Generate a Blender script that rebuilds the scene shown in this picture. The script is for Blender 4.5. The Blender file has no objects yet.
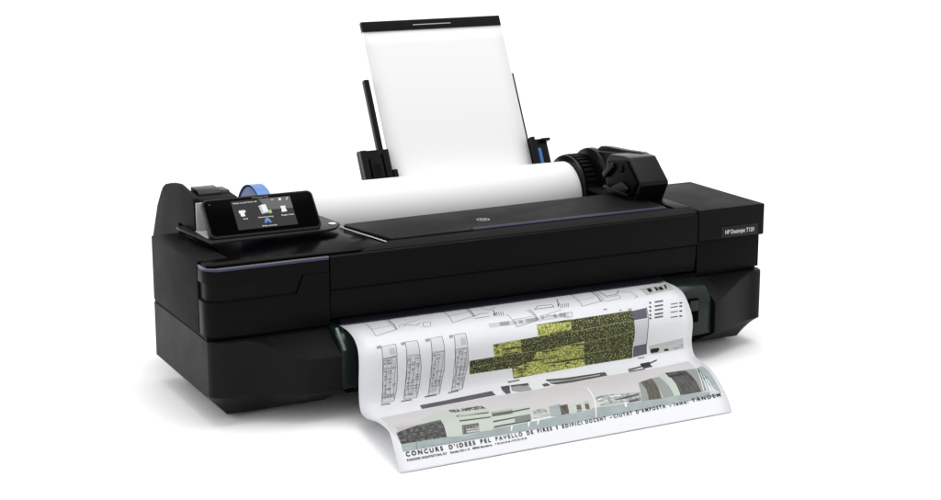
import bpy, bmesh, math, random
from mathutils import Vector, Matrix
random.seed(4)
sc = bpy.context.scene
COL = sc.collection
FZ = -0.008                      # floor height

# ------------------------------------------------------------------ materials
def mat(name, col, rough=.5, spec=.3, metal=0, bump=0, bscale=900, var=0, coat=0, emit=None, es=0):
    m = bpy.data.materials.new(name); m.use_nodes = True
    nt = m.node_tree; b = nt.nodes['Principled BSDF']
    b.inputs['Base Color'].default_value = (*col, 1)
    b.inputs['Roughness'].default_value = rough
    b.inputs['Specular IOR Level'].default_value = spec
    b.inputs['Metallic'].default_value = metal
    b.inputs['Coat Weight'].default_value = coat
    b.inputs['Coat Roughness'].default_value = .05
    if emit:
        b.inputs['Emission Color'].default_value = (*emit, 1); b.inputs['Emission Strength'].default_value = es
    tc = nt.nodes.new('ShaderNodeTexCoord')
    if bump:
        n = nt.nodes.new('ShaderNodeTexNoise'); n.inputs['Scale'].default_value = bscale; n.inputs['Detail'].default_value = 3
        nt.links.new(tc.outputs['Object'], n.inputs['Vector'])
        bp = nt.nodes.new('ShaderNodeBump'); bp.inputs['Strength'].default_value = bump; bp.inputs['Distance'].default_value = .0006
        nt.links.new(n.outputs['Fac'], bp.inputs['Height']); nt.links.new(bp.outputs['Normal'], b.inputs['Normal'])
    if var:
        n2 = nt.nodes.new('ShaderNodeTexNoise'); n2.inputs['Scale'].default_value = 14; n2.inputs['Detail'].default_value = 6
        nt.links.new(tc.outputs['Object'], n2.inputs['Vector'])
        mr = nt.nodes.new('ShaderNodeMapRange'); mr.inputs[1].default_value = .3; mr.inputs[2].default_value = .7
        mr.inputs[3].default_value = max(rough - var, .02); mr.inputs[4].default_value = rough + var
        nt.links.new(n2.outputs['Fac'], mr.inputs[0]); nt.links.new(mr.outputs[0], b.inputs['Roughness'])
    return m

def pattern_mat(name, ramp, kind, scale, rough=.55, stretch=(1, 1, 1)):
    """printed pattern: colour ramp over a noise / voronoi in the sheet's own (s,t) coordinates (UV)"""
    m = bpy.data.materials.new(name); m.use_nodes = True
    nt = m.node_tree; b = nt.nodes['Principled BSDF']
    b.inputs['Roughness'].default_value = rough; b.inputs['Specular IOR Level'].default_value = .2
    uv = nt.nodes.new('ShaderNodeUVMap'); uv.uv_map = 'UVMap'
    mp = nt.nodes.new('ShaderNodeMapping'); mp.inputs['Scale'].default_value = stretch
    nt.links.new(uv.outputs[0], mp.inputs['Vector'])
    if kind == 'voronoi':
        t = nt.nodes.new('ShaderNodeTexVoronoi'); t.feature = 'DISTANCE_TO_EDGE'; out = t.outputs['Distance']
    else:
        t = nt.nodes.new('ShaderNodeTexNoise'); t.inputs['Detail'].default_value = 3; out = t.outputs['Fac']
    t.inputs['Scale'].default_value = scale
    nt.links.new(mp.outputs[0], t.inputs['Vector'])
    if kind == 'voronoi':
        n = nt.nodes.new('ShaderNodeTexNoise'); n.inputs['Scale'].default_value = scale * 1.1; n.inputs['Detail'].default_value = 2
        nt.links.new(mp.outputs[0], n.inputs['Vector'])
        mx = nt.nodes.new('ShaderNodeMath'); mx.operation = 'MULTIPLY_ADD'
        nt.links.new(n.outputs['Fac'], mx.inputs[0]); mx.inputs[1].default_value = .55; nt.links.new(out, mx.inputs[2]); out = mx.outputs[0]
    r = nt.nodes.new('ShaderNodeValToRGB'); r.color_ramp.interpolation = 'LINEAR'
    while len(r.color_ramp.elements) < len(ramp): r.color_ramp.elements.new(.5)
    for e, (p, c) in zip(r.color_ramp.elements, ramp): e.position = p; e.color = (*c, 1)
    nt.links.new(out, r.inputs['Fac']); nt.links.new(r.outputs['Color'], b.inputs['Base Color'])
    return m

SIDE = mat('textured side plastic', (.0058,.0058,.006), .5, .035, bump=.3, var=.05)
BODY = mat('satin front plastic', (.0028,.0028,.003), .36, .055, bump=.15, var=.06)
LID = mat('textured lid plastic', (.0065,.0065,.007), .5, .055, bump=.3, var=.05)
GLOSS = mat('piano black', (.0010,.0010,.0012), .16, .014, var=.03)
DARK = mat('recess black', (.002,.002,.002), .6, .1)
HOLD = mat('moulded black', (.0034,.0034,.0036), .24, .16, bump=.06, var=.05)
GREY = mat('light grey plastic', (.42,.42,.42), .5, .3, bump=.2)
RIM = mat('panel rim', (.012,.012,.0125), .4, .16, bump=.2)
SMOKE = mat('smoked green plastic', (.0085,.0145,.013), .22, .25, var=.06)
SMOKE2 = mat('pale smoked green', (.10,.15,.125), .25, .4)
BLUELINE = mat('blue trim', (.022,.029,.080), .35, .3)
RIDGE = mat('blue grey trim', (.028,.034,.066), .38, .4)
SILVER = mat('silver edge', (.15,.15,.155), .35, .35)
WHITEP = mat('white button and edge highlight', (.8,.8,.8), .4, .3)
BADGE = mat('badge plate', (.010,.010,.0105), .35, .15)
BADGETXT = mat('badge lettering', (.55,.55,.55), .5, .2)
LOGO = mat('logo silver', (.42,.42,.43), .35, .4)
BLUE_SHADED = mat('shaded blue spindle face', (.012,.05,.20), .35, .4, var=.06)
BLUE_LIT = mat('lit blue spindle rim', (.09,.22,.54), .35, .4)
BLUESTICK = mat('blue sticker', (.06,.16,.42), .4, .3)
RUBBER = mat('rubber', (.02,.02,.02), .8, .1)
PAPER = mat('plain white paper', (.86,.86,.865), .7, .1, bump=.05, bscale=300)
PRINTP = mat('coated white paper', (.68,.69,.715), .38, .3, bump=.04, bscale=200)
CORE = mat('cardboard core', (.35,.25,.16), .8, .1)
FLOORM = mat('white studio floor', (.97,.97,.97), .8, .05)

# ------------------------------------------------------------------ mesh helpers
ORG = Vector((0, 0, 0))
def fin(name, bm, m, parent=None, bev=0, seg=2, ang=32, mats=None):
    if bev:
        bm.normal_update()
        bmesh.ops.recalc_face_normals(bm, faces=bm.faces[:])
        ed = [e for e in bm.edges if len(e.link_faces) == 2 and e.calc_face_angle(0) > math.radians(25)]
        bmesh.ops.bevel(bm, geom=ed, offset=bev, segments=seg, profile=.6, affect='EDGES', clamp_overlap=True)
    bmesh.ops.recalc_face_normals(bm, faces=bm.faces[:])
    me = bpy.data.meshes.new(name)
    bmesh.ops.translate(bm, verts=bm.verts[:], vec=-ORG)
    bm.to_mesh(me); bm.free()
    for p in me.polygons: p.use_smooth = True
    me.set_sharp_from_angle(angle=math.radians(ang))
    for mm in (mats or [m]): me.materials.append(mm)
    o = bpy.data.objects.new(name, me); COL.objects.link(o)
    if parent: o.parent = parent
    else: o.location = ORG
    return o
def v3(axis, p, a):
    return {'x': (a, p[0], p[1]), 'y': (p[0], a, p[1]), 'z': (p[0], p[1], a)}[axis]
def prism(poly, axis, a, b, bm=None):
    bm = bm or bmesh.new()
    A = [bm.verts.new(v3(axis, p, a)) for p in poly]; B = [bm.verts.new(v3(axis, p, b)) for p in poly]
    n = len(poly)
    bm.faces.new(A); bm.faces.new(B[::-1])
    for i in range(n): bm.faces.new((A[i], B[i], B[(i+1) % n], A[(i+1) % n]))
    return bm
def box(x0, x1, y0, y1, z0, z1, bm=None):
    return prism([(x0, y0), (x1, y0), (x1, y1), (x0, y1)], 'z', z0, z1, bm)
def loft(secs, bm=None, cap=True):
    bm = bm or bmesh.new()
    R = [[bm.verts.new(p) for p in s] for s in secs]; n = len(secs[0])
    for a, b in zip(R, R[1:]):
        for i in range(n): bm.faces.new((a[i], a[(i+1) % n], b[(i+1) % n], b[i]))
    if cap: bm.faces.new(R[0]); bm.faces.new(R[-1][::-1])
    return bm
def circ(c, r, n=64): return [(c[0] + r*math.cos(2*math.pi*i/n), c[1] + r*math.sin(2*math.pi*i/n)) for i in range(n)]
def thing(name, label, cat, loc):
    global ORG
    ORG = Vector(loc); o = bpy.data.objects.new(name, None); COL.objects.link(o); o.location = ORG
    o.empty_display_size = .05; o['label'] = label; o['category'] = cat
    return o
def text_polys(body, bold=0.0, space=1.0):
    """flat outline of a line of lettering: (verts2d, faces), cap height 1, starting at x = 0"""
    cu = bpy.data.curves.new('lettering', 'FONT'); cu.body = body; cu.size = 1; cu.offset = bold; cu.space_character = space; cu.resolution_u = 3
    o = bpy.data.objects.new('lettering', cu); COL.objects.link(o)
    dg = bpy.context.evaluated_depsgraph_get(); me = bpy.data.meshes.new_from_object(o.evaluated_get(dg))
    vs = [(v.co.x, v.co.y) for v in me.vertices]; fs = [tuple(p.vertices) for p in me.polygons]
    bpy.data.objects.remove(o); bpy.data.curves.remove(cu); bpy.data.meshes.remove(me)
    x0 = min(v[0] for v in vs); x1 = max(v[0] for v in vs)
    return [((x-x0), y/.69) for x, y in vs], fs, (x1-x0)
def put_text(bm, body, fn, width, cap, bold=.0, space=1.0, mi=0, taper=None):
    """fn(u, v): u along the line in metres, v up; width in metres (None keeps proportion)"""
    vs, fs, w = text_polys(body, bold, space)
    k = (width / w) if width else cap
    tb = bmesh.new(); V = [tb.verts.new((x*k, y*cap, 0)) for x, y in vs]
    for f in fs:
        try: tb.faces.new([V[i] for i in f]).normal_update()
        except ValueError: pass
    if cap > .004:
        y = -.004
        while y < cap*1.5:
            bmesh.ops.bisect_plane(tb, geom=tb.verts[:]+tb.edges[:]+tb.faces[:], plane_co=(0,y,0), plane_no=(0,1,0)); y += .0022
    M = {v: bm.verts.new(fn(v.co.x, v.co.y)) for v in tb.verts}
    for f in tb.faces: bm.faces.new([M[v] for v in f.verts]).material_index = mi
    tb.free()
def sstep(a, b, x):
    t = min(max((x-a)/(b-a), 0), 1); return t*t*(3-2*t)

# ------------------------------------------------------------------ the setting
bm = bmesh.new()
f = bm.faces.new([bm.verts.new(p) for p in ((-30,-20,FZ),(40,-20,FZ),(40,60,FZ),(-30,60,FZ))])
fl = fin('floor', bm, FLOORM); fl['kind'] = 'structure'

# ================================================================== THE PRINTER
P = thing('large_format_printer', 'wide black large format printer with a tilted touch screen at its left end', 'printer', (.4935, .13, FZ))
W = .987
# ---- base housings
def base(mir):
    secs = []
    xs = [0, .001, .0025, .005, .008, .012, .016, .020] + [.026+.006*i for i in range(28)]
    for x in xs:
        rc = .011*(1-math.sqrt(max(0, 1-(1-min(x/.011, 1))**2))) + .007*max(0, 1-x/.03)**2
        yf = -.010 + rc - .040*sstep(.062, .138, x)
        zt = .1185 - .0295*sstep(.050, .142, x)
        if mir:                                                    # the right arm swells in one straight sweep
            u = max(0, (x-.030)/.158); u = u*u*(3-2*u)*.35 + u*.65
            yf = -.010 + rc - .042*u; zt = .1185 - .0290*max(0, (x-.040)/.148)
        zb = .034*(1 - min(x/.032, 1)); zf = max(.0362, zb+.0005)
        yc = max(.022, yf+.012)
        s = [(x,.262,.1205), (x,.07,.1205), (x,max(.006,yf+.014),.1190), (x,yf+.0040,zt+.0008), (x,yf+.0014,zt-.0002), (x,yf+.0003,zt-.0016), (x,yf,zt-.0038), (x,yf,zf), (x,yc,zb), (x,.235,zb), (x,.262,max(zb,.03))]
        secs.append([(W-(p[0] if p[0] < .03 else .03+(p[0]-.03)*.64), p[1], p[2]) for p in s] if mir else s)
    return loft(secs)

BASEM = mat('base plastic', (.0078,.0078,.0081), .44, .07, bump=.15, var=.05)
for mir in (False, True):
    o = fin('base_housing', base(mir), BASEM, P, 0, 2, 24)
    for p in o.data.polygons:
        if len(p.vertices) > 5: p.use_smooth = False
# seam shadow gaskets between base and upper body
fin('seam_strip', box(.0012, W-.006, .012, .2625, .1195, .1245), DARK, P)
# ---- output bay
def cheek(x0, x1):
    pr = [(.05,.121), (.0,.121), (-.014,.1185), (-.028,.111), (-.039,.100), (-.045,.086), (-.045,.036), (-.01,.022), (.05,.022)]
    return prism(pr, 'x', x0, x1)
fin('bay_cheek', cheek(.1895, .2155), SMOKE, P, .001)
fin('cheek_rib', prism([(-.0165,.1225), (-.044,.0985), (-.0465,.0945), (-.0445,.0935), (-.015,.1165)], 'x', .1915, .1965), SMOKE2, P, .0005)
rc = fin('bay_cheek', cheek(.7925, .8525), SMOKE, P, .001)
fin('latch_window', box(.806, .826, -.0475, -.040, .058, .098), GLOSS, P, .001)
fin('latch_tab', box(.808, .824, -.0492, -.046, .078, .096), SMOKE, P, .001)
fin('output_ramp', prism([(.24,.118), (.0,.1165), (-.03,.108), (-.045,.08), (-.045,.04), (.0,.012), (.24,.012)], 'x', .217, .791), DARK, P)
fin('rubber_foot', prism(circ((.09,.10), .02, 32), 'z', FZ, .004), RUBBER, P)
for c in ((W-.09,.10), (.09,.21), (W-.09,.21)): fin('rubber_foot', prism(circ(c, .02, 32), 'z', FZ, .004), RUBBER, P)

SLOT_SHADE = mat('painted slot shade', (.006,.0068,.011), .25, .3, var=.05)
fin('exit_shade_strip', prism([(.03,.1286), (.010,.1288), (-.002,.1258), (-.0065,.1236), (-.0065,.1229), (.03,.1240)], 'x', .2065, .7865), SLOT_SHADE, P)  # dark strip stands in for the shade at the paper exit

# ---- left end: side panel and cartridge door
fin('side_panel', prism([(.0425,.1245), (.264,.1245), (.264,.2275), (.0425,.2325)], 'x', 0, .05), SIDE, P, .002)
def doorplan(ins=0, xr=.1905, r=.024, y1=.0396):
    pts = [(0+ins, y1)]
    for i in range(0, 13):
        a = math.pi + (math.pi/2)*i/12
        pts.append((r + (r-ins)*math.cos(a), r + (r-ins)*math.sin(a)))
    pts += [(xr, ins), (xr, y1)]
    return pts
GRIPM = mat('grip plastic', (.0022,.0022,.0024), .4, .07, bump=.1)
door = prism(doorplan(), 'z', .1245, .1765)
fin('cartridge_door', door, BODY, P, .0012)
fin('door_grip', prism(doorplan(.0035), 'z', .1765, .2045), GRIPM, P)
fin('grip_highlight', prism(doorplan(.0003, .1385), 'z', .1766, .1776), SIDE, P)  # lighter strip stands in for the highlight along the recess ledge
bx = bmesh.new(); prism([(.150,.2045), (.1905,.2045), (.1905,.1765), (.138,.1765)], 'y', .0, .0398, bx)
fin('door_end', bx, BODY, P)
fin('door_band', prism(doorplan(), 'z', .2047, .2235), BODY, P, .001)
fin('blue_trim', prism(doorplan(.0006), 'z', .2237, .2272), BLUELINE, P)
fin('silver_edge', prism(doorplan(.0), 'z', .2273, .2285), SILVER, P)
# ---- console deck (gloss)
deck = [(.0035,.012), (.012,.0045), (.2425,.0045), (.3000,.0240), (.2725,.150), (.262,.156), (.252,.20), (.20,.262), (.051,.262), (.051,.0425), (.0035,.0425)]
bm = prism(deck, 'z', .2287, .2325)
for v in bm.verts:
    if v.co.z > .23: v.co.z = .2322 + .022*v.co.y
fin('console_deck', bm, GLOSS, P, .0007)
e1 = Vector((.3005,.0240)); e2 = Vector((.2725,.150)); n = Vector((.007,.002))
bm = bmesh.new(); m_ = n*.28
q = [e1+n*.08, e1+m_, e2+m_, e2+n*.08]
A = [bm.verts.new((p.x, p.y, .2326+.022*p.y)) for p in q]; B = [bm.verts.new((p.x, p.y, .2300+.016*p.y)) for p in q]
bm.faces.new(A); bm.faces.new(B[::-1])
for i in range(4): bm.faces.new((A[i], B[i], B[(i+1) % 4], A[(i+1) % 4]))
fin('edge_highlight', bm, WHITEP, P)  # white strip painted as the highlight on the deck edge
tray = [(.044,.100), (.232,.106), (.250,.113), (.2675,.138), (.2686,.148), (.263,.208), (.21,.235), (.032,.235), (.031,.215)]
fin('console_tray', prism(tray, 'z', .2404, .2445), RIM, P, .0012)
b = fin('power_button', prism(circ((.2545,.138), .0060, 32), 'z', .2445, .2462), WHITEP, P, .0005)
fin('hinge_wedge', prism([(.0455,.212), (.072,.214), (.062,.150), (.0505,.126), (.046,.130)], 'z', .2446, .2465), GREY, P, .0006)

# ---- main cover and lid
fin('main_cover', prism([(.0,.1765), (.0,.2265), (.003,.2286), (.048,.2286), (.048,.1765)], 'x', .1925, .8525), BODY, P, .0008)
bm = bmesh.new()
tb = [(.2435,.0035,.2296), (.8525,.0035,.2296), (.8525,.0085,.2322), (.8525,.0240,.2362), (.3012,.0240,.2362), (.2530,.0085,.2322)]
A = [bm.verts.new(p) for p in tb]; B = [bm.verts.new((p[0], p[1]+.0006, p[2]-.003)) for p in tb]
bm.faces.new((A[0],A[1],A[2],A[5])); bm.faces.new((A[5],A[2],A[3],A[4])); bm.faces.new(B[::-1])
for i in range(6): bm.faces.new((A[i], B[i], B[(i+1) % 6], A[(i+1) % 6]))
fin('top_bevel', bm, LID, P)
fin('lower_panel', prism([(.0025,.1755), (.06,.1755), (.06,.1290), (.012,.1290), (.005,.1305), (.0015,.172)], 'x', .1925, .8515), BODY, P, .001)
fin('body_core', prism([(.05,.126), (.262,.126), (.262,.200), (.165,.200), (.158,.2282), (.05,.2282)], 'x', .052, .98), DARK, P)
fin('rear_deck', prism([(.306,.026), (.8525,.026), (.8525,.262), (.795,.262), (.785,.17), (.285,.152)], 'z', .2288, .2330), DARK, P)
lid = [(.3045,.0255), (.4445,.0265), (.4465,.0375), (.8110,.0375), (.8215,.209), (.79,.204), (.78,.172), (.284,.156), (.2785,.148)]
fin('top_lid', prism(lid, 'z', .2335, .2385), LID, P, .0012)
bm = box(.4475, .809, .0305, .0372, .2350, .2374)
N = 150
for i in range(N):
    x = .449 + .359*i/N
    prism([(.0285,.2348), (.0285,.2376), (.0315,.2389), (.0372,.2389), (.0372,.2348)], 'x', x, x+.0013, bm)
fin('ridged_lip', bm, RIDGE, P)
# frame to the right of the lid
fin('cover_frame', box(.8235, .8525, .0245, .098, .2300, .2364), BODY, P, .001)

# ---- right end box
fin('right_cap', box(.8545, .9885, 0, .221, .1800, .2335), mat('right cap plastic', (.0055,.0055,.0058), .48, .06, bump=.25, var=.05), P, .0028, 3)
fin('right_box', box(.8545, .9815, .0035, .218, .1248, .1797), BODY, P, .0015)
bd = fin('badge', box(.899, .9745, -.0012, .002, .1805+.002, .2015), BADGE, P, .0005)
bm = bmesh.new()
put_text(bm, 'HP Designjet T120', lambda u, v: (.9075+u, -.0015, .1885+v), .059, .0068, .02)
fin('badge_lettering', bm, BADGETXT, bd)

# ---- hp logo on lid
def disc_logo(bm, fn, r):
    # round emblem with the two slanted letters cut out as separate strokes
    n = 40; gap = .09*r
    ring = [(r*math.cos(2*math.pi*i/n), r*math.sin(2*math.pi*i/n)) for i in range(n)]
    ring2 = [(.86*x, .86*y) for x, y in ring]
    A = [bm.verts.new(fn(*p)) for p in ring]; B = [bm.verts.new(fn(*p)) for p in ring2]
    for i in range(n): bm.faces.new((A[i], A[(i+1) % n], B[(i+1) % n], B[i]))
    def stroke(pts): bm.faces.new([bm.verts.new(fn(x*r, y*r)) for x, y in pts])
    sl = .3
    def par(x, y0, y1, w=.13): stroke([(x+sl*y0, y0), (x+w+sl*y0, y0), (x+w+sl*y1, y1), (x+sl*y1, y1)])
    par(-.48, -.4, .75); par(-.16, -.4, .3); par(.12, -.75, .38); par(.44, -.35, .38)
    stroke([(-.35+.06, .24), (-.07+.06, .24), (-.04+.07, .38), (-.31+.07, .38)])
    stroke([(.25+.06, .26), (.48+.06, .26), (.5+.06, .38), (.27+.07, .38)]); stroke([(.17-.1, -.4), (.5-.1, -.4), (.53-.08, -.28), (.2-.08, -.28)])
bm = bmesh.new(); disc_logo(bm, lambda x, y: (.4915+x, .080+y*1.0, .2395), .0105)
fin('lid_emblem', bm, LOGO, P)

# ---- touch screen panel
O = Vector((.048,.1135,.2462)); EX = Vector((1,0,0)); EU = Vector((0,.0455,.0520)).normalized(); EN = EX.cross(EU)
PW, PH = .1805, .0690
def sp(u, v, w=0): return tuple(O + EX*u + EU*v + EN*w)
def rrect(u0, u1, v0, v1, r, n=8):
    pts = []
    for cx, cy, a0 in ((u1-r, v0+r, -90), (u1-r, v1-r, 0), (u0+r, v1-r, 90), (u0+r, v0+r, 180)):
        for i in range(n+1):
            a = math.radians(a0 + 90*i/n); pts.append((cx + r*math.cos(a), cy + r*math.sin(a)))
    return pts
def sprism(poly, w0, w1, bm=None):
    bm = bm or bmesh.new()
    A = [bm.verts.new(sp(*p, w0)) for p in poly]; B = [bm.verts.new(sp(*p, w1)) for p in poly]; n = len(poly)
    bm.faces.new(A[::-1]); bm.faces.new(B)
    for i in range(n): bm.faces.new((A[i], A[(i+1) % n], B[(i+1) % n], B[i]))
    return bm
panel = fin('control_panel', sprism(rrect(0, PW, 0, PH, .009), -.011, 0), RIM, P, .0012)
fin('panel_glass', sprism(rrect(.0028, PW-.0028, .0042, PH-.0028, .007), -.002, .0006), GLOSS, panel, .0003)
U0, U1, V0, V1 = .252*PW, .787*PW, .15*PH, .885*PH
SCR = mat('lit screen', (.01,.01,.01), .15, .2, emit=(.045,.045,.047), es=.5)
SCR_REFL = mat('painted glass reflection', (.01,.01,.01), .15, .2, emit=(.17,.17,.17), es=.8)
ICON = mat('lit icon white', (.02,.02,.02), .3, .2, emit=(.9,.9,.9), es=.95)
ICONG = mat('lit icon grey blue', (.02,.02,.02), .3, .2, emit=(.5,.62,.68), es=.9)
ICONB = mat('lit icon blue', (.02,.02,.02), .3, .2, emit=(.12,.25,.62), es=1)
ICONY = mat('lit icon green', (.02,.02,.02), .3, .2, emit=(.45,.6,.2), es=.9)
def dp(p, d, w): return sp(U0 + (U1-U0)*p, V1 - (V1-V0)*d, w)
bm = bmesh.new(); bm.faces.new([bm.verts.new(dp(p, d, .0009)) for p, d in ((0,1),(1,1),(1,0),(0,0))])
disp = fin('display', bm, SCR, panel)
bm = bmesh.new()
def dpoly(pts, w, mi):
    f = bm.faces.new([bm.verts.new(dp(p, d, w)) for p, d in pts]); f.material_index = mi
dpoly(((.47,0),(1,0),(1,.42),(.62,.40),(.52,.22)), .0010, 4)  # pale glowing polygon painted as the reflection on the glass
# roll icon, network sheet icon, single sheet icon, blue globe icon
dpoly(((.09,.34),(.19,.34),(.205,.41),(.17,.42),(.175,.55),(.105,.55),(.10,.44),(.085,.43)), .0012, 0)
dpoly(((.43,.24),(.56,.20),(.585,.50),(.455,.53)), .0012, 1); dpoly(((.47,.22),(.55,.20),(.575,.45),(.49,.47)), .00125, 0)
dpoly(((.57,.42),(.62,.40),(.63,.52),(.58,.54)), .0013, 3)
dpoly(((.79,.32),(.88,.32),(.87,.40),(.885,.52),(.79,.53),(.80,.42)), .0012, 0)
dpoly(((.46,.85),(.47,.74),(.50,.68),(.53,.68),(.56,.74),(.575,.85),(.54,.85),(.53,.80),(.50,.80),(.49,.85)), .0012, 2)
dpoly(((.80,.04),(.84,.04),(.84,.12),(.80,.12)), .0012, 0); dpoly(((.67,.06),(.71,.06),(.71,.09),(.67,.09)), .0012, 1)
dpoly(((.92,.12),(.93,.13),(.96,.05),(.95,.03)), .0012, 0)
def dtext(body, p, d, width, cap, mi=0):
    put_text(bm, body, lambda u, v: sp(U0+(U1-U0)*p+u, V1-(V1-V0)*d+v, .0012), width, cap, .01, 1.0, mi)
dtext('Ready to print from roll', .03, .10, .038, .0023)
dtext('Roll', .13, .66, .007, .0023); dtext('Network printing', .38, .66, .024, .0023); dtext('Single sheet', .77, .66, .0205, .0023)
dtext('Web services', .40, .965, .024, .0023)
fin('screen_icons', bm, None, disp, mats=[ICON, ICONG, ICONB, ICONY, SCR_REFL])
bm = bmesh.new()
put_text(bm, 'hp designjet t120'.replace('hp d', 'HP D').replace('t120', 'T120'), lambda u, v: sp(.081+u, .0632+v, .0009), .026, .0019, .01)
fin('panel_lettering', bm, mat('panel print', (.3,.3,.3), .4, .2), panel)
bm = bmesh.new()
put_text(bm, 'Y', lambda u, v: sp(.010+u, .0575+v, .0009), .0022, .002, .01)
fin('wireless_mark', bm, bpy.data.materials['panel print'], panel)

# ---- left roll support tower
tw = [(.4057,.1935), (.3737,.2518), (.352,.2765), (.340,.2880), (.326,.2950), (.300,.3010), (.2679,.3045), (.255,.3035), (.1885,.2955), (.1845,.2915), (.1815,.2440), (.262,.2440), (.262,.1935)]
tower = fin('roll_support', prism(tw, 'x', .045, .056), SIDE, P, .002, 3)
fin('tower_body', prism([(.262,.2440), (.262,.2890), (.252,.2955), (.192,.2925), (.1865,.2890), (.1835,.2440)], 'x', .0562, .1185), SIDE, tower, .002, 3)
fin('tower_face', prism([(.0475,.2465), (.0475,.2895), (.114,.2895), (.114,.2465)], 'y', .1795, .1834), GREY, tower, .0008)
fin('tower_latch', prism([(.256,.294), (.255,.3010), (.228,.3005), (.214,.2960), (.212,.292)], 'x', .0640, .1020), HOLD, tower, .0015)
fin('tower_latch', prism([(.256,.292), (.254,.2975), (.222,.2975), (.216,.292)], 'x', .1035, .1165), HOLD, tower, .0012)
# ---- right roll support
rw = [(.178,.2275), (.196,.255), (.196,.290), (.184,.3045), (.140,.3085), (.1235,.3075), (.083,.2715), (.0818,.2660), (.1035,.2275)]
rs = fin('roll_support', prism(rw, 'x', .793, .8475), HOLD, P, .0055, 4)
fin('support_arm', prism([(.17,.200), (.37,.200), (.37,.255), (.345,.275), (.29,.2925), (.20,.3020), (.17,.3035)], 'x', .8245, .8472), HOLD, rs, .003, 3)
fin('support_bezel', prism([(.138,.3015), (.128,.3015), (.092,.2690), (.110,.2415), (.172,.2405), (.186,.258), (.182,.2945)], 'x', .788, .7932), BODY, rs, .0015)
fin('support_strut', prism([(.185,.2420), (.128,.2680), (.108,.2580), (.120,.2415)], 'x', .7815, .7885), HOLD, rs, .003)
fin('support_strut', prism([(.190,.272), (.162,.2945), (.155,.287), (.184,.264)], 'x', .781, .7885), HOLD, rs, .002)
fin('support_strut', prism([(.107,.2445), (.104,.2490), (.182,.2525), (.186,.2475)], 'x', .780, .7885), HOLD, rs, .0015)
fin('support_pivot', prism(circ((.138,.288), .0075, 24), 'x', .785, .7884), DARK, rs, .001)
fin('top_handle', prism([(.292,.288), (.290,.296), (.280,.3015), (.262,.3035), (.20,.3065), (.150,.3100), (.138,.3080), (.19,.3005)], 'x', .834, .8472), HOLD, rs, .002)
fin('drive_housing', prism(circ((.297,.2225), .0735, 64), 'x', .8215, .836), HOLD, rs, .003)
# ---- rear input tray
fin('rear_cradle', prism([(.262,.06), (.262,.20), (.29,.145), (.37,.145), (.395,.20), (.395,.06)], 'x', .05, .90), DARK, P, .002)
TD = Vector((0,.12,.238)).normalized()          # up along the tray
TN = Vector((0,-.238,.12)).normalized()         # out of the tray towards the front
T0 = Vector((0,.362,.262))
def tp(x, h, w): return tuple(Vector((x,0,0)) + T0 + TD*h + TN*w)
def tbox(x0, x1, h0, h1, w0, w1, bm=None):
    bm = bm or bmesh.new()
    A = [bm.verts.new(tp(x, h, w0)) for x, h in ((x0,h0),(x1,h0),(x1,h1),(x0,h1))]
    B = [bm.verts.new(tp(x, h, w1)) for x, h in ((x0,h0),(x1,h0),(x1,h1),(x0,h1))]
    bm.faces.new(A[::-1]); bm.faces.new(B)
    for i in range(4): bm.faces.new((A[i], A[(i+1) % 4], B[(i+1) % 4], B[i]))
    return bm
it = fin('input_tray', tbox(.475, .728, -.13, .285, -.010, -.006), HOLD, P, .001)
fin('tray_top_bar', tbox(.4655, .7425, .2705, .2895, -.011, -.0020), HOLD, it, .001)
fin('tray_slot', tbox(.565, .640, .2785, .2800, -.0021, -.0015), GREY, it)
gl = fin('paper_guide', tbox(.4480, .4575, -.06, .182, -.012, -.001), HOLD, P, .001)
bm = tbox(.407, .4640, -.035, .052, -.006, .004); tbox(.407, .418, -.035, .050, .004, .014, bm); tbox(.424, .446, -.035, .036, .004, .010, bm); tbox(.450, .460, -.035, .044, .004, .009, bm)
fin('guide_bracket', bm, HOLD, gl, .001); fin('bracket_pocket', tbox(.428, .441, -.01, .026, .0098, .0108), DARK, gl)
fin('bracket_hook', tbox(.4645, .473, -.02, .014, -.002, .006), HOLD, gl, .001)
gr = fin('paper_guide', tbox(.7415, .7480, -.06, .178, -.016, -.006), HOLD, P, .001)
bm = tbox(.7440, .7525, -.035, .050, -.004, .010); tbox(.7525, .782, -.035, .048, -.012, -.002, bm); tbox(.768, .786, .042, .047, -.012, .006, bm); tbox(.7525, .784, -.035, -.022, -.004, .010, bm)
fin('guide_bracket', bm, HOLD, gr, .001)
fin('blue_release', tbox(.7580, .7650, -.004, .030, -.0018, .0025), BLUESTICK, gr, .0015)

# ================================================================== PAPER ROLL AND SPINDLE
RC = (.327, .209)
t = thing('paper_roll', 'plain white paper roll lying behind the lid of the black printer', 'paper roll', (.485, RC[0], RC[1]))
bm = prism(circ(RC, .0600, 128), 'x', .2145, .790)
fin('roll_paper', bm, PAPER, t, .0006)
fin('roll_core', prism(circ(RC, .026, 48), 'x', .2140, .7915), CORE, t)
t = thing('roll_spindle', 'black toothed and blue spindle ends carrying the white paper roll', 'spindle', (.485, RC[0], RC[1]))
fin('spindle_rod', prism(circ(RC, .018, 32), 'x', .138, .83), HOLD, t)
pts = []
n = 44
for i in range(n):
    for k, r in ((0,.0725), (.55,.0725), (.55,.0682), (1,.0682)): 
        a = 2*math.pi*(i+k)/n; pts.append((RC[0]+r*math.cos(a), RC[1]+r*math.sin(a)))
fin('gear_flange', prism(pts, 'x', .7985, .8185), SIDE, t)
fin('flange_disc', prism(circ(RC, .0712, 96), 'x', .7915, .7975), HOLD, t, .0015)
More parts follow.
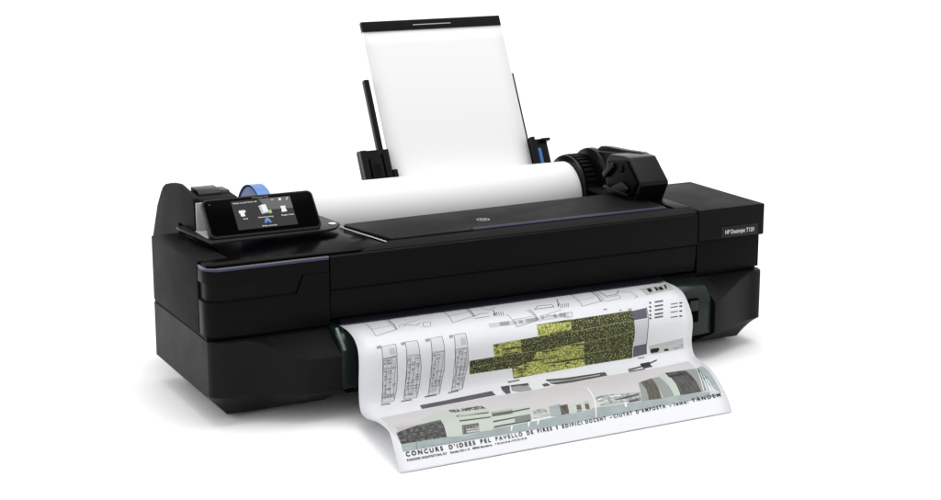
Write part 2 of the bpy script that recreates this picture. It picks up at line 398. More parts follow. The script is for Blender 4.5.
# blue stop: one blue plastic, painted shaded on the hub face and lit on the rim
fin('blue_stop', prism(circ(RC, .0675, 96), 'x', .1895, .194), BLUE_SHADED, t, .001)
bm = bmesh.new()
R1 = circ(RC, .0708, 96); R2 = circ(RC, .0668, 96)
loft([[(x, *p) for p in R] for x, R in ((.1885, R1), (.2105, R1), (.2105, R2), (.1885, R2))], bm, cap=False)
fin('blue_stop_rim', bm, BLUE_LIT, t)

# ================================================================== SHEET IN THE REAR TRAY
t = thing('blank_sheet', 'blank white sheet standing upright in the rear tray behind the paper roll', 'paper', (.605, .36, .262))
bm = bmesh.new()
ny = 14; rows = []
for j in range(ny+1):
    h = -.10 + (.3685-.10)*0 + (.2712+.10)*j/ny
    w = .0005 + .004*math.sin(math.pi*j/ny)*0
    rows.append([bm.verts.new(tp(.4645 + .2785*i/8, h, w - .0045)) for i in range(9)])
for a, b_ in zip(rows, rows[1:]):
    for i in range(8): bm.faces.new((a[i], a[i+1], b_[i+1], b_[i]))
so = fin('sheet_paper', bm, PAPER, t)
md = so.modifiers.new('thickness', 'SOLIDIFY'); md.thickness = .0004
POLYS=[('sky_tint',[(0.0256,0.3307),(0.149,0.3184),(0.3655,0.3103),(0.4692,0.3143),(0.5486,0.3071),(0.7034,0.3046),(0.8746,0.3064),(0.9651,0.2983),(0.9626,0.3599),(0.9876,0.4246),(0.7328,0.4244),(0.4473,0.4275),(0.2396,0.4401),(0.0216,0.4419),(0.0025,0.4157)]),('leaf_dark',[(0.3115,0.225),(0.3838,0.2239),(0.3783,0.2047),(0.5134,0.2009),(0.516,0.1815),(0.815,0.1784),(0.8119,0.2234),(0.806,0.2593),(0.6605,0.2596),(0.4401,0.2626),(0.4374,0.245),(0.3127,0.2451)]),('leaf_light',[(0.516,0.1815),(0.6212,0.1795),(0.6164,0.1977),(0.5134,0.2009)]),('leaf_light',[(0.3783,0.2047),(0.4589,0.2029),(0.4644,0.2238),(0.3838,0.2239)]),('leaf_light',[(0.4398,0.2452),(0.4994,0.2381),(0.5077,0.2251),(0.6545,0.2176),(0.6588,0.26),(0.4402,0.262)]),('bar_grey',[(0.8152,0.1795),(0.8623,0.1774),(0.8561,0.1927),(0.8115,0.1938)]),('bar_grey',[(0.8113,0.2386),(0.8536,0.2371),(0.8527,0.2559),(0.8077,0.2585)]),('tint',[(0.8124,0.1951),(0.8555,0.1939),(0.8556,0.2367),(0.8123,0.2381)]),('line',[(0.8631,0.1764),(0.865,0.1765),(0.8547,0.2121),(0.853,0.2566),(0.851,0.2564),(0.8526,0.2119)]),('row@0.5',[(0.6131,0.1998),(0.8105,0.1937)]),('row@0.5',[(0.6548,0.2203),(0.8092,0.2123)]),('row@0.5',[(0.662,0.2395),(0.8101,0.2365)]),('row@0.5',[(0.3838,0.2239),(0.5027,0.2229)]),('row@0.5',[(0.3124,0.2358),(0.4391,0.2328)]),('row@0.5',[(0.5116,0.2395),(0.6409,0.2377)]),('row_dark@0.5',[(0.5501,0.198),(0.6187,0.1972)]),('row_dark@0.5',[(0.4635,0.2131),(0.6159,0.2083)]),('box_grey',[(0.8901,0.1232),(0.9928,0.1179),(0.9834,0.1452),(0.8841,0.1532)]),('ink',[(0.9091,0.1286),(0.9235,0.1266),(0.9152,0.1426),(0.9023,0.1447)]),('ink',[(0.9364,0.1262),(0.9446,0.1254),(0.937,0.142),(0.9277,0.1429)]),('ink',[(0.946,0.1288),(0.9605,0.1269),(0.955,0.1414),(0.9399,0.1426)]),('ink',[(0.9769,0.1187),(0.9829,0.1183),(0.9673,0.1392),(0.9606,0.1399)]),('ink',[(0.8789,0.1685),(0.8844,0.1684),(0.885,0.1717),(0.8796,0.1718)]),('ink_soft',[(0.8958,0.1687),(0.9246,0.1682),(0.9243,0.1709),(0.8973,0.1715)]),('ink',[(0.8732,0.1754),(0.8787,0.1753),(0.8797,0.1784),(0.8742,0.1785)]),('ink_soft',[(0.8901,0.1756),(0.9188,0.1751),(0.9187,0.1776),(0.8919,0.1782)]),('ink',[(0.8686,0.1815),(0.874,0.1813),(0.8753,0.1842),(0.8699,0.1843)]),('ink_soft',[(0.8854,0.1816),(0.914,0.181),(0.9142,0.1834),(0.8875,0.184)]),('ink',[(0.8643,0.1877),(0.8696,0.1875),(0.8713,0.1903),(0.8659,0.1905)]),('ink_soft',[(0.8811,0.1877),(0.9095,0.1871),(0.91,0.1894),(0.8835,0.1901)]),('ink',[(0.8615,0.1925),(0.8668,0.1923),(0.8688,0.1951),(0.8634,0.1953)]),('ink_soft',[(0.8782,0.1925),(0.9066,0.1919),(0.9073,0.1941),(0.8809,0.1949)]),('ink_soft',[(0.9433,0.1763),(0.9672,0.1759),(0.967,0.1773),(0.9431,0.1777)]),('ink',[(0.9721,0.176),(0.9811,0.1759),(0.9814,0.1778),(0.9724,0.1779)]),('ink_soft',[(0.9393,0.1812),(0.9631,0.1808),(0.963,0.1822),(0.9392,0.1826)]),('ink',[(0.968,0.1809),(0.977,0.1807),(0.9775,0.1826),(0.9685,0.1827)]),('ink_soft',[(0.9342,0.1881),(0.9579,0.1877),(0.958,0.189),(0.9343,0.1894)]),('ink',[(0.9628,0.1877),(0.9717,0.1876),(0.9725,0.1894),(0.9635,0.1895)]),('ink_soft',[(0.93,0.1954),(0.9536,0.1949),(0.9539,0.1963),(0.9303,0.1968)]),('ink',[(0.9584,0.195),(0.9673,0.1948),(0.9684,0.1966),(0.9595,0.1968)]),('box_grey',[(0.8607,0.2423),(0.9713,0.2364),(0.9733,0.2567),(0.8653,0.2587)]),('ink',[(0.864,0.2483),(0.8922,0.2455),(0.8939,0.2557),(0.8656,0.2574)]),('ink',[(0.908,0.2521),(0.9221,0.2516),(0.9239,0.2561),(0.9092,0.2566)]),('ink_soft',[(0.914,0.2429),(0.941,0.2416),(0.9421,0.2444),(0.915,0.2456)]),('teal',[(0.9381,0.2488),(0.9696,0.2476),(0.9711,0.2548),(0.9394,0.2563)]),('tint',[(0.3797,0.1665),(0.5283,0.1687),(0.6235,0.1676),(0.6203,0.1753),(0.524,0.1755),(0.3785,0.1755)]),('mid_grey',[(0.4117,0.167),(0.441,0.1672),(0.4388,0.1751),(0.4109,0.1751)]),('mid_grey',[(0.4543,0.1693),(0.459,0.1693),(0.4587,0.1751),(0.454,0.1752)]),('mid_grey',[(0.4678,0.1693),(0.4799,0.1691),(0.4787,0.1751),(0.4675,0.1751)]),('mid_grey',[(0.4897,0.1682),(0.5279,0.1681),(0.5249,0.1741),(0.4898,0.1745)]),('mid_grey',[(0.5393,0.1668),(0.5462,0.167),(0.5441,0.1733),(0.5378,0.1735)]),('mid_grey',[(0.5761,0.1664),(0.5855,0.1665),(0.5832,0.1734),(0.5742,0.1734)]),('mid_grey',[(0.5933,0.1667),(0.6143,0.1665),(0.6117,0.1734),(0.5926,0.1735)]),('mid_grey',[(0.731,0.1693),(0.7416,0.1691),(0.7414,0.1719),(0.7317,0.1722)]),('mid_grey',[(0.7765,0.1751),(0.7862,0.1748),(0.7863,0.1766),(0.7765,0.177)]),('mid_grey',[(0.8051,0.1752),(0.8174,0.1748),(0.8162,0.1775),(0.8046,0.1777)]),('plan_frame',[(0.0642,0.1864),(0.1039,0.1835),(0.1049,0.2035),(0.0648,0.2074)]),('plan_frame',[(0.1319,0.182),(0.1655,0.182),(0.1686,0.2075),(0.1317,0.2076)]),('plan_frame',[(0.2033,0.1817),(0.2369,0.1799),(0.2385,0.2061),(0.2026,0.207)]),('plan_frame',[(0.2715,0.1802),(0.3051,0.1796),(0.3049,0.2053),(0.2686,0.2068)]),('plan_body',[(0.0648,0.2074),(0.1044,0.2055),(0.107,0.2368),(0.1042,0.2493),(0.0947,0.2678),(0.0604,0.2679),(0.0665,0.2434)]),('plan_body',[(0.1317,0.2076),(0.1694,0.2071),(0.1728,0.2258),(0.1695,0.247),(0.1582,0.2682),(0.1221,0.2676),(0.1327,0.2348)]),('plan_body',[(0.2026,0.207),(0.2385,0.2061),(0.239,0.2323),(0.2225,0.268),(0.1904,0.2685),(0.2033,0.2378)]),('plan_body',[(0.2686,0.2068),(0.3049,0.2053),(0.3073,0.2289),(0.2894,0.2659),(0.2568,0.2669),(0.2724,0.2387)]),('ink_soft',[(0.0571,0.2704),(0.0831,0.2705),(0.0833,0.2725),(0.0573,0.2722)]),('ink_soft',[(0.1137,0.2699),(0.1432,0.2697),(0.1437,0.272),(0.1139,0.2719)]),('ink_soft',[(0.1802,0.2687),(0.213,0.2683),(0.2131,0.2706),(0.1804,0.271)]),('ink_soft',[(0.2469,0.2686),(0.2775,0.267),(0.2777,0.2693),(0.2471,0.2709)]),('mid_grey',[(0.0513,0.1837),(0.0652,0.1826),(0.0652,0.1882),(0.0518,0.1893)]),('mid_grey',[(0.1199,0.1826),(0.1311,0.1819),(0.1302,0.1873),(0.1198,0.1881)]),('mid_grey',[(0.1887,0.1815),(0.2013,0.1809),(0.2,0.1868),(0.1883,0.1874)]),('mid_grey',[(0.2581,0.1804),(0.2684,0.1799),(0.2671,0.1854),(0.2571,0.1862)]),('line@0.35',[(0.0649,0.1109),(0.0592,0.1593),(0.1225,0.1502),(0.1267,0.1036)]),('line@0.25',[(0.0605,0.1386),(0.1191,0.1348)]),('line@0.6',[(0.1346,0.1028),(0.1258,0.1507)]),('line@0.25',[(0.1368,0.1454),(0.1381,0.1386),(0.2109,0.1251)]),('line@0.4',[(0.1463,0.1448),(0.1598,0.1387),(0.1833,0.1466),(0.2007,0.138)]),('line@0.3',[(0.2072,0.1392),(0.2296,0.1399),(0.2176,0.154),(0.1988,0.1532),(0.2072,0.1392)]),('line@0.35',[(0.3,0.0964),(0.284,0.153),(0.3526,0.1422),(0.3662,0.0882)]),('line@0.25',[(0.2905,0.1281),(0.3534,0.123)]),('line@0.6',[(0.3747,0.0873),(0.3559,0.1428)]),('line@0.35',[(0.4464,0.1506),(0.4576,0.1806),(0.5232,0.1737),(0.5104,0.1461)]),('line@0.25',[(0.4523,0.1664),(0.5136,0.1643)]),('line@0.6',[(0.5186,0.1456),(0.5269,0.174)]),('line@0.25',[(0.5369,0.1706),(0.5356,0.1665),(0.6077,0.1594)]),('line@0.4',[(0.5469,0.1702),(0.559,0.1666),(0.5874,0.1713),(0.6027,0.1662)]),('line@0.3',[(0.6101,0.1669),(0.6345,0.1673),(0.6271,0.1759),(0.6064,0.1754),(0.6101,0.1669)]),('line@0.3',[(0.4054,0.1066),(0.4101,0.1275),(0.441,0.1166)]),('line@0.6',[(0.4252,0.1278),(0.4093,0.1491),(0.4228,0.1419)]),('line@0.4',[(0.4196,0.1389),(0.4108,0.1515)]),('line@0.4',[(0.4253,0.1394),(0.4166,0.1519)]),('line@0.4',[(0.431,0.1399),(0.4223,0.1524)]),('line@0.4',[(0.4367,0.1405),(0.4281,0.1528)]),('line@0.4',[(0.4424,0.141),(0.4339,0.1533)]),('line@0.5',[(0.3507,0.1437),(0.3795,0.1364),(0.4004,0.1389)]),('line@0.4',[(0.3493,0.1503),(0.3959,0.1491)]),('line@0.6',[(0.632,0.1173),(0.6047,0.1502),(0.6206,0.1368)]),('line@0.4',[(0.6189,0.1418),(0.6092,0.1542)]),('line@0.4',[(0.6248,0.1419),(0.6151,0.1543)]),('line@0.4',[(0.6308,0.1419),(0.621,0.1543)]),('line@0.4',[(0.6368,0.142),(0.627,0.1544)]),('line@0.4',[(0.6427,0.142),(0.6329,0.1544)]),('line@0.4',[(0.5316,0.1488),(0.5531,0.1376),(0.5946,0.14),(0.5921,0.1495)]),('line@0.5',[(0.5368,0.1473),(0.5932,0.1483)]),('line@0.3',[(0.6884,0.1028),(0.6738,0.158),(0.7516,0.1502)]),('line@0.25',[(0.6698,0.1388),(0.7333,0.1344)]),('line@0.7',[(0.7585,0.0975),(0.7383,0.1518)]),('line@0.3',[(0.7682,0.0951),(0.7475,0.1495)]),('line@0.6',[(0.773,0.1116),(0.7691,0.1369),(0.8048,0.1349),(0.8295,0.1179)]),('line@0.3',[(0.7547,0.1419),(0.8069,0.1401),(0.8042,0.1504),(0.753,0.154)]),('line@0.3',[(0.8269,0.1275),(0.8502,0.1333),(0.8551,0.153),(0.8426,0.156)]),('ink_roof',[(0.1583,0.2905),(0.2267,0.2886),(0.2864,0.2856),(0.3693,0.2826),(0.3682,0.3054),(0.1517,0.3137)]),('ink_roof',[(0.3986,0.2747),(0.4244,0.2752),(0.4096,0.3087),(0.3961,0.3099)]),('mid_grey',[(0.427,0.2799),(0.4779,0.278),(0.4712,0.311),(0.436,0.3103),(0.4206,0.2962)]),('ink_roof',[(0.4266,0.2755),(0.4783,0.2772),(0.4775,0.2846),(0.4276,0.2834)]),('ink_roof',[(0.5141,0.2895),(0.5302,0.2883),(0.5307,0.3037),(0.5109,0.3048)]),('ink_roof',[(0.5318,0.2758),(0.5926,0.2805),(0.7093,0.2836),(0.7067,0.2897),(0.5973,0.2898),(0.5342,0.2809)]),('ink_roof',[(0.5362,0.2945),(0.5952,0.2932),(0.7078,0.2945),(0.7053,0.3026),(0.5965,0.3072),(0.5496,0.3045)]),('mid_grey',[(0.5385,0.2817),(0.589,0.2871),(0.5952,0.2932),(0.5373,0.2927)]),('ink',[(0.421,0.2669),(0.456,0.2659),(0.4559,0.2679),(0.4214,0.2689)]),('line',[(0.7794,0.288),(0.82,0.2835),(0.8799,0.2714),(0.8789,0.2748),(0.8191,0.2893),(0.7759,0.2977)]),('ink',[(0.8242,0.2758),(0.8543,0.2748),(0.8514,0.2971),(0.8238,0.298)]),('line',[(0.7748,0.2996),(0.8259,0.2988),(0.8233,0.3044),(0.7722,0.3052)]),('ink_roof',[(0.6952,0.2821),(0.7105,0.2858),(0.7055,0.3022),(0.6842,0.3006)]),('mid_grey',[(0.8223,0.2608),(0.8429,0.2603),(0.8431,0.2631),(0.823,0.2636)]),('teal',[(0.0216,0.4419),(0.1458,0.4409),(0.2396,0.4401),(0.3407,0.4372),(0.4422,0.4332),(0.579,0.4246),(0.7328,0.4244),(0.8365,0.4214),(0.9857,0.4244),(0.9821,0.4343),(0.655,0.4442),(0.4557,0.4492),(0.021,0.454)]),('mint',[(0.0745,0.403),(0.0883,0.3933),(0.1626,0.3617),(0.2064,0.3546),(0.2992,0.385),(0.278,0.4405),(0.1912,0.4437),(0.1471,0.4413),(0.1513,0.3983),(0.0834,0.4074)]),('stone',[(0.0165,0.4209),(0.0816,0.4071),(0.1503,0.3999),(0.1481,0.4261),(0.1478,0.4414),(0.0213,0.4426)]),('ink_soft',[(0.0816,0.4071),(0.1503,0.3999),(0.1501,0.4066),(0.0818,0.4134)]),('grey_window',[(0.1965,0.4234),(0.2447,0.4232),(0.241,0.4402),(0.1922,0.4414)]),('slat',[(0.2017,0.3905),(0.2909,0.3947),(0.2882,0.3994),(0.1987,0.397)]),('slat',[(0.1974,0.4097),(0.2866,0.4108),(0.2848,0.4145),(0.196,0.4141)]),('mint',[(0.2911,0.3955),(0.4087,0.3939),(0.3939,0.4325),(0.2792,0.438)]),('slat_band',[(0.2979,0.3956),(0.359,0.3946),(0.3503,0.4117),(0.2899,0.4119)]),('slat_band',[(0.3501,0.42),(0.3962,0.4188),(0.3936,0.4312),(0.3448,0.4336)]),('slat',[(0.2929,0.407),(0.4071,0.3998),(0.4048,0.4041),(0.2907,0.412)]),('slat',[(0.2858,0.4232),(0.351,0.4209),(0.3498,0.4239),(0.285,0.4268)]),('slat',[(0.2831,0.4341),(0.3913,0.4309),(0.3905,0.4338),(0.2828,0.4371)]),('tree_grey',[(0.4084,0.4126),(0.4258,0.4075),(0.4481,0.4098),(0.4473,0.4275),(0.4012,0.4299)]),('mint',[(0.4024,0.4228),(0.4512,0.4203),(0.4474,0.4293),(0.4009,0.4305)]),('teal',[(0.4608,0.4048),(0.4968,0.401),(0.4825,0.4317),(0.4501,0.4296)]),('brown',[(0.4907,0.4067),(0.5157,0.4052),(0.5073,0.429),(0.4831,0.4304)]),('mint',[(0.5199,0.4084),(0.5881,0.4022),(0.5767,0.427),(0.5116,0.4311)]),('brown',[(0.538,0.4119),(0.5522,0.4094),(0.5472,0.4276),(0.531,0.4289)]),('brown',[(0.5659,0.4047),(0.5779,0.4028),(0.5712,0.4264),(0.5586,0.4281)]),('white',[(0.5833,0.3456),(0.5875,0.3456),(0.6139,0.3524),(0.6043,0.3969),(0.583,0.4439),(0.5799,0.4442),(0.6001,0.3974),(0.6078,0.3565)]),('tree_grey',[(0.6045,0.3981),(0.628,0.3939),(0.6805,0.4005),(0.6677,0.4203),(0.611,0.4202)]),('white',[(0.6095,0.4032),(0.639,0.3996),(0.6373,0.4036),(0.6083,0.4072)]),('white',[(0.608,0.4131),(0.6381,0.4084),(0.6367,0.4121),(0.6072,0.4167)]),('slat',[(0.6119,0.3959),(0.6379,0.3938),(0.6363,0.397),(0.6107,0.3991)]),('tree_grey',[(0.6237,0.3929),(0.6531,0.3932),(0.7438,0.3994),(0.7349,0.4193),(0.6053,0.4214)]),('slat',[(0.6594,0.41),(0.737,0.4021),(0.7368,0.4071),(0.6603,0.4162)]),('slat',[(0.6964,0.4183),(0.7361,0.4151),(0.7325,0.4216),(0.6945,0.4231)]),('white',[(0.6795,0.4215),(0.687,0.4215),(0.6819,0.4322),(0.6771,0.4318)]),('white',[(0.6497,0.3982),(0.6836,0.3996),(0.6823,0.4031),(0.648,0.4023)]),('white',[(0.3307,0.4385),(0.3364,0.4381),(0.3298,0.4467),(0.3267,0.4464)]),('white',[(0.3824,0.4352),(0.3882,0.4348),(0.3815,0.4437),(0.3783,0.4434)]),('white',[(0.4102,0.434),(0.416,0.4336),(0.4092,0.4426),(0.406,0.4423)]),('grey_a',[(0.7604,0.3672),(0.7665,0.3656),(0.7683,0.3945),(0.7564,0.4229),(0.734,0.4241),(0.7455,0.4007)]),('brown',[(0.7669,0.3649),(0.8081,0.3564),(0.8063,0.3893),(0.7967,0.4244),(0.7562,0.4233),(0.768,0.3934)]),('grey_a',[(0.8081,0.3564),(0.8329,0.3543),(0.8388,0.3942),(0.8374,0.4215),(0.8015,0.4241),(0.8072,0.3895)]),('mint',[(0.8391,0.3451),(0.8632,0.339),(0.8649,0.3873),(0.8582,0.4221),(0.8384,0.4224),(0.8397,0.3944)]),('brown_dark',[(0.8621,0.3406),(0.9253,0.3422),(0.9292,0.3904),(0.9266,0.4207),(0.8582,0.4221),(0.8649,0.3873)]),('ink',[(0.8621,0.3406),(0.9253,0.3422),(0.9225,0.363),(0.86,0.3641)]),('mint',[(0.9083,0.3429),(0.9458,0.3456),(0.9625,0.3456),(0.9535,0.3428)]),('teal',[(0.9458,0.3456),(0.9864,0.3367),(0.9882,0.3842),(0.9859,0.4308),(0.9491,0.4177),(0.9532,0.3897),(0.9567,0.3419)]),('grey_a',[(0.9253,0.3422),(0.9535,0.3428),(0.9517,0.3894),(0.9495,0.4177),(0.9266,0.4207),(0.9292,0.3904)]),('slat',[(0.9577,0.3466),(0.9649,0.3468),(0.9622,0.3878),(0.9552,0.3889)]),('tint',[(0.955,0.3989),(0.966,0.4143),(0.9817,0.4265),(0.9837,0.4318),(0.9499,0.4311)]),('slat',[(0.778,0.3695),(0.7797,0.3691),(0.7657,0.4203),(0.764,0.4205)]),('slat',[(0.7828,0.3691),(0.7845,0.3687),(0.7707,0.4196),(0.769,0.4198)]),('slat',[(0.7876,0.3687),(0.7893,0.3684),(0.7757,0.4189),(0.774,0.4191)]),('slat',[(0.7924,0.3683),(0.7942,0.368),(0.7807,0.4181),(0.7791,0.4184)]),('slat',[(0.7972,0.3679),(0.799,0.3676),(0.7858,0.4174),(0.7841,0.4177)]),('slat',[(0.8021,0.3675),(0.8038,0.3672),(0.7908,0.4167),(0.7891,0.4169)]),('ink_soft',[(0.8706,0.3635),(0.8724,0.3631),(0.8684,0.4199),(0.8667,0.4201)]),('ink_soft',[(0.8778,0.3635),(0.8795,0.3632),(0.8769,0.4195),(0.8752,0.4198)]),('ink_soft',[(0.8849,0.3636),(0.8867,0.3633),(0.8854,0.4192),(0.8837,0.4194)]),('ink_soft',[(0.8921,0.3637),(0.8938,0.3634),(0.8939,0.4189),(0.8922,0.4191)]),('ink_soft',[(0.8992,0.3638),(0.901,0.3635),(0.9025,0.4185),(0.9007,0.4188)]),('ink_soft',[(0.9064,0.3639),(0.9082,0.3635),(0.911,0.4182),(0.9093,0.4184)]),('ink_soft',[(0.9136,0.364),(0.9154,0.3636),(0.9196,0.4178),(0.9179,0.4181)]),('mid_grey',[(0.8153,0.3607),(0.8171,0.3603),(0.8043,0.422),(0.8026,0.4222)]),('mid_grey',[(0.8201,0.3656),(0.8219,0.3653),(0.8127,0.4217),(0.811,0.4219)]),('mid_grey',[(0.8252,0.3702),(0.8269,0.3698),(0.8211,0.4214),(0.8194,0.4216)]),('mid_grey',[(0.8305,0.3745),(0.8322,0.3741),(0.8295,0.421),(0.8278,0.4213)]),('white',[(0.9611,0.3431),(0.9628,0.3436),(0.9367,0.4189),(0.9337,0.4194)]),('white',[(0.9604,0.3609),(0.9622,0.3613),(0.9475,0.4201),(0.9445,0.4206)]),('white',[(0.9619,0.3756),(0.9638,0.3759),(0.9583,0.4212),(0.9553,0.4217)]),('white',[(0.9651,0.3882),(0.967,0.3885),(0.9691,0.4224),(0.9662,0.4229)]),('mid_grey',[(0.4642,0.4069),(0.4654,0.4066),(0.4549,0.4276),(0.4538,0.4279)]),('mid_grey',[(0.4704,0.4063),(0.4716,0.4059),(0.4607,0.4275),(0.4596,0.4277)]),('mid_grey',[(0.4765,0.4056),(0.4777,0.4052),(0.4665,0.4274),(0.4654,0.4276)]),('mid_grey',[(0.4827,0.4049),(0.4839,0.4046),(0.4723,0.4272),(0.4712,0.4275)]),('mid_grey',[(0.4889,0.4043),(0.4901,0.4039),(0.4781,0.4271),(0.477,0.4274)]),('slat',[(0.4914,0.4078),(0.4926,0.4075),(0.4847,0.4292),(0.4836,0.4294)]),('slat',[(0.4973,0.4077),(0.4984,0.4073),(0.4905,0.4291),(0.4894,0.4293)]),('slat',[(0.5031,0.4075),(0.5043,0.4071),(0.4963,0.4289),(0.4952,0.4292)]),('slat',[(0.509,0.4073),(0.5102,0.407),(0.5021,0.4288),(0.501,0.4291)]),('mid_grey',[(0.1991,0.4247),(0.2003,0.4245),(0.1956,0.4407),(0.1944,0.4408)]),('mid_grey',[(0.2078,0.4247),(0.2091,0.4245),(0.2043,0.4407),(0.203,0.4408)]),('mid_grey',[(0.2165,0.4247),(0.2178,0.4245),(0.213,0.4407),(0.2117,0.4409)]),('mid_grey',[(0.2253,0.4247),(0.2265,0.4245),(0.2217,0.4408),(0.2204,0.4409)]),('mid_grey',[(0.234,0.4247),(0.2353,0.4245),(0.2304,0.4408),(0.2291,0.4409)]),('slat_band',[(0.0232,0.4189),(0.0244,0.4187),(0.0273,0.4048),(0.0257,0.4056)]),('slat_band',[(0.0282,0.418),(0.0295,0.4178),(0.0334,0.4043),(0.0317,0.4051)]),('slat_band',[(0.0332,0.4172),(0.0345,0.4169),(0.0394,0.4038),(0.0378,0.4046)]),('slat_band',[(0.0383,0.4163),(0.0396,0.416),(0.0454,0.4033),(0.0438,0.4041)]),('slat_band',[(0.0434,0.4154),(0.0447,0.4151),(0.0515,0.4028),(0.0499,0.4036)]),('slat_band',[(0.0485,0.4144),(0.0498,0.4142),(0.0576,0.4023),(0.0559,0.4032)]),('slat_band',[(0.0536,0.4135),(0.0549,0.4132),(0.0637,0.4018),(0.062,0.4027)]),('slat_band',[(0.0588,0.4125),(0.0601,0.4123),(0.0697,0.4013),(0.0681,0.4022)]),('slat_band',[(0.064,0.4115),(0.0653,0.4112),(0.0758,0.4008),(0.0742,0.4017)]),('mid_grey',[(0.0173,0.4056),(0.0183,0.4052),(0.0331,0.3967),(0.0317,0.397)]),('mid_grey',[(0.0273,0.4042),(0.0283,0.4038),(0.0405,0.3958),(0.0391,0.3961)]),('mid_grey',[(0.0373,0.4028),(0.0383,0.4024),(0.048,0.3949),(0.0466,0.3952)]),('mid_grey',[(0.0474,0.4013),(0.0484,0.401),(0.0554,0.394),(0.0541,0.3943)]),('mid_grey',[(0.0576,0.3999),(0.0586,0.3995),(0.0629,0.3931),(0.0616,0.3935)]),('mid_grey',[(0.0677,0.3984),(0.0687,0.398),(0.0704,0.3922),(0.0691,0.3926)]),('slat_band',[(0.061,0.4439),(0.0633,0.4439),(0.0608,0.4533),(0.0585,0.4534)]),('grey_a',[(0.0708,0.4511),(0.0872,0.4509),(0.0874,0.4514),(0.071,0.4516)]),('grey_a',[(0.0933,0.451),(0.1098,0.4508),(0.11,0.4513),(0.0935,0.4515)]),('grey_a',[(0.1159,0.4509),(0.1325,0.4507),(0.1327,0.4512),(0.1161,0.4514)]),('grey_a',[(0.1386,0.4508),(0.1553,0.4506),(0.1555,0.4511),(0.1388,0.4513)]),('grey_a',[(0.1614,0.4507),(0.1782,0.4505),(0.1784,0.4511),(0.1616,0.4513)]),('grey_a',[(0.1843,0.4506),(0.2012,0.4504),(0.2014,0.451),(0.1845,0.4512)]),('grey_a',[(0.2074,0.4505),(0.2243,0.4503),(0.2245,0.4509),(0.2076,0.4511)]),('grey_a',[(0.2305,0.4504),(0.2476,0.4502),(0.2478,0.4508),(0.2307,0.451)])]
# ================================================================== PRINTED SHEET
LC = [[0.206,0.1,0.118],[0.206,0.03,0.1205],[0.2055,-0.008,0.1205],[0.205,-0.04,0.1185],[0.2035,-0.0645,0.1105],[0.2,-0.0832,0.0922],[0.199,-0.0836,0.0404],[0.194,-0.1006,0.0172],[0.188,-0.1348,0.0173],[0.181,-0.1924,0.0289],[0.174,-0.2434,0.0318],[0.168,-0.2723,0.0172],[0.1625,-0.3035,-0.0065]]
RCV = [[0.788,0.1,0.118],[0.788,0.03,0.1205],[0.788,-0.008,0.1205],[0.787,-0.04,0.1195],[0.785,-0.066,0.111],[0.782,-0.0927,0.0813],[0.778,-0.0982,0.0431],[0.769,-0.1202,0.0283],[0.76,-0.1512,0.0278],[0.745,-0.2051,0.0266],[0.734,-0.2463,0.0155],[0.725,-0.275,0.0044],[0.7165,-0.2965,-0.0065]]
def crom(Pn, n=24):
    Pn = [Vector(p) for p in Pn]; out = []; N = len(Pn)
    for i in range(N-1):
        a = Pn[max(i-1,0)]; b = Pn[i]; c = Pn[i+1]; d = Pn[min(i+2,N-1)]
        for k in range(n):
            u = k/n; out.append(.5*((2*b) + (c-a)*u + (2*a-5*b+4*c-d)*u*u + (3*b-a-3*c+d)*u**3))
    return out + [Pn[-1]]
Lp, Rp = crom(LC), crom(RCV)
TT = [0]
for i in range(len(Lp)-1): TT.append(TT[-1] + .5*((Lp[i+1]-Lp[i]).length + (Rp[i+1]-Rp[i]).length))
import bisect
def surf(s, q):
    q = min(max(q, 0), TT[-1]-1e-6); i = max(bisect.bisect_right(TT, q)-1, 0); i = min(i, len(TT)-2)
    u = (q-TT[i])/(TT[i+1]-TT[i]); a = Lp[i].lerp(Lp[i+1], u); b = Rp[i].lerp(Rp[i+1], u)
    return a.lerp(b, s)
def surfn(s, q):
    a = surf(s+.01, q) - surf(s-.01, q); b = surf(s, min(q+.002, TT[-1])) - surf(s, max(q-.002, 0))
    return b.cross(a).normalized() * (1 if b.cross(a).dot(Vector((0,-.5,1))) > 0 else -1)
t = thing('printed_sheet', 'printed architecture poster curling out of the front of the black printer', 'poster', (.48, -.08, FZ))
bm = bmesh.new(); NS = 24; rows = []
for q in TT[::3]: rows.append([bm.verts.new(surf(i/NS, q)) for i in range(NS+1)])
for a, b in zip(rows, rows[1:]):
    for i in range(NS): bm.faces.new((a[i], a[i+1], b[i+1], b[i]))
so = fin('sheet_paper', bm, PRINTP, t, ang=180)
md = so.modifiers.new('thickness', 'SOLIDIFY'); md.thickness = .0003; md.offset = 0
def ink(name, c, rough=.45): return mat(name, c, rough, .2)
G_D = pattern_mat('dark planting print', [(.24,(.018,.019,.013)), (.38,(.042,.046,.024)), (.50,(.12,.13,.045)), (.62,(.32,.34,.09))], 'voronoi', 330)
G_L = pattern_mat('light planting print', [(.18,(.050,.056,.022)), (.28,(.16,.18,.05)), (.40,(.36,.385,.09)), (.54,(.50,.52,.17))], 'voronoi', 190)
STONE = pattern_mat('dry stone print', [(.30,(.022,.021,.021)), (.52,(.06,.058,.058)), (.72,(.20,.20,.20))], 'noise', 260, stretch=(.6,1,1))
TREE = pattern_mat('pale tree print', [(.35,(.20,.23,.21)), (.65,(.43,.47,.44))], 'noise', 160)
BROWN = pattern_mat('timber louvre print', [(.35,(.055,.045,.038)), (.65,(.15,.12,.105))], 'noise', 140, stretch=(2.5,.3,1))
BRD = pattern_mat('dark louvre print', [(.35,(.032,.030,.028)), (.65,(.10,.095,.09))], 'noise', 120, stretch=(2.5,.3,1))
TEAL = pattern_mat('grey teal street print', [(.3,(.25,.30,.30)), (.7,(.33,.38,.38))], 'noise', 30)
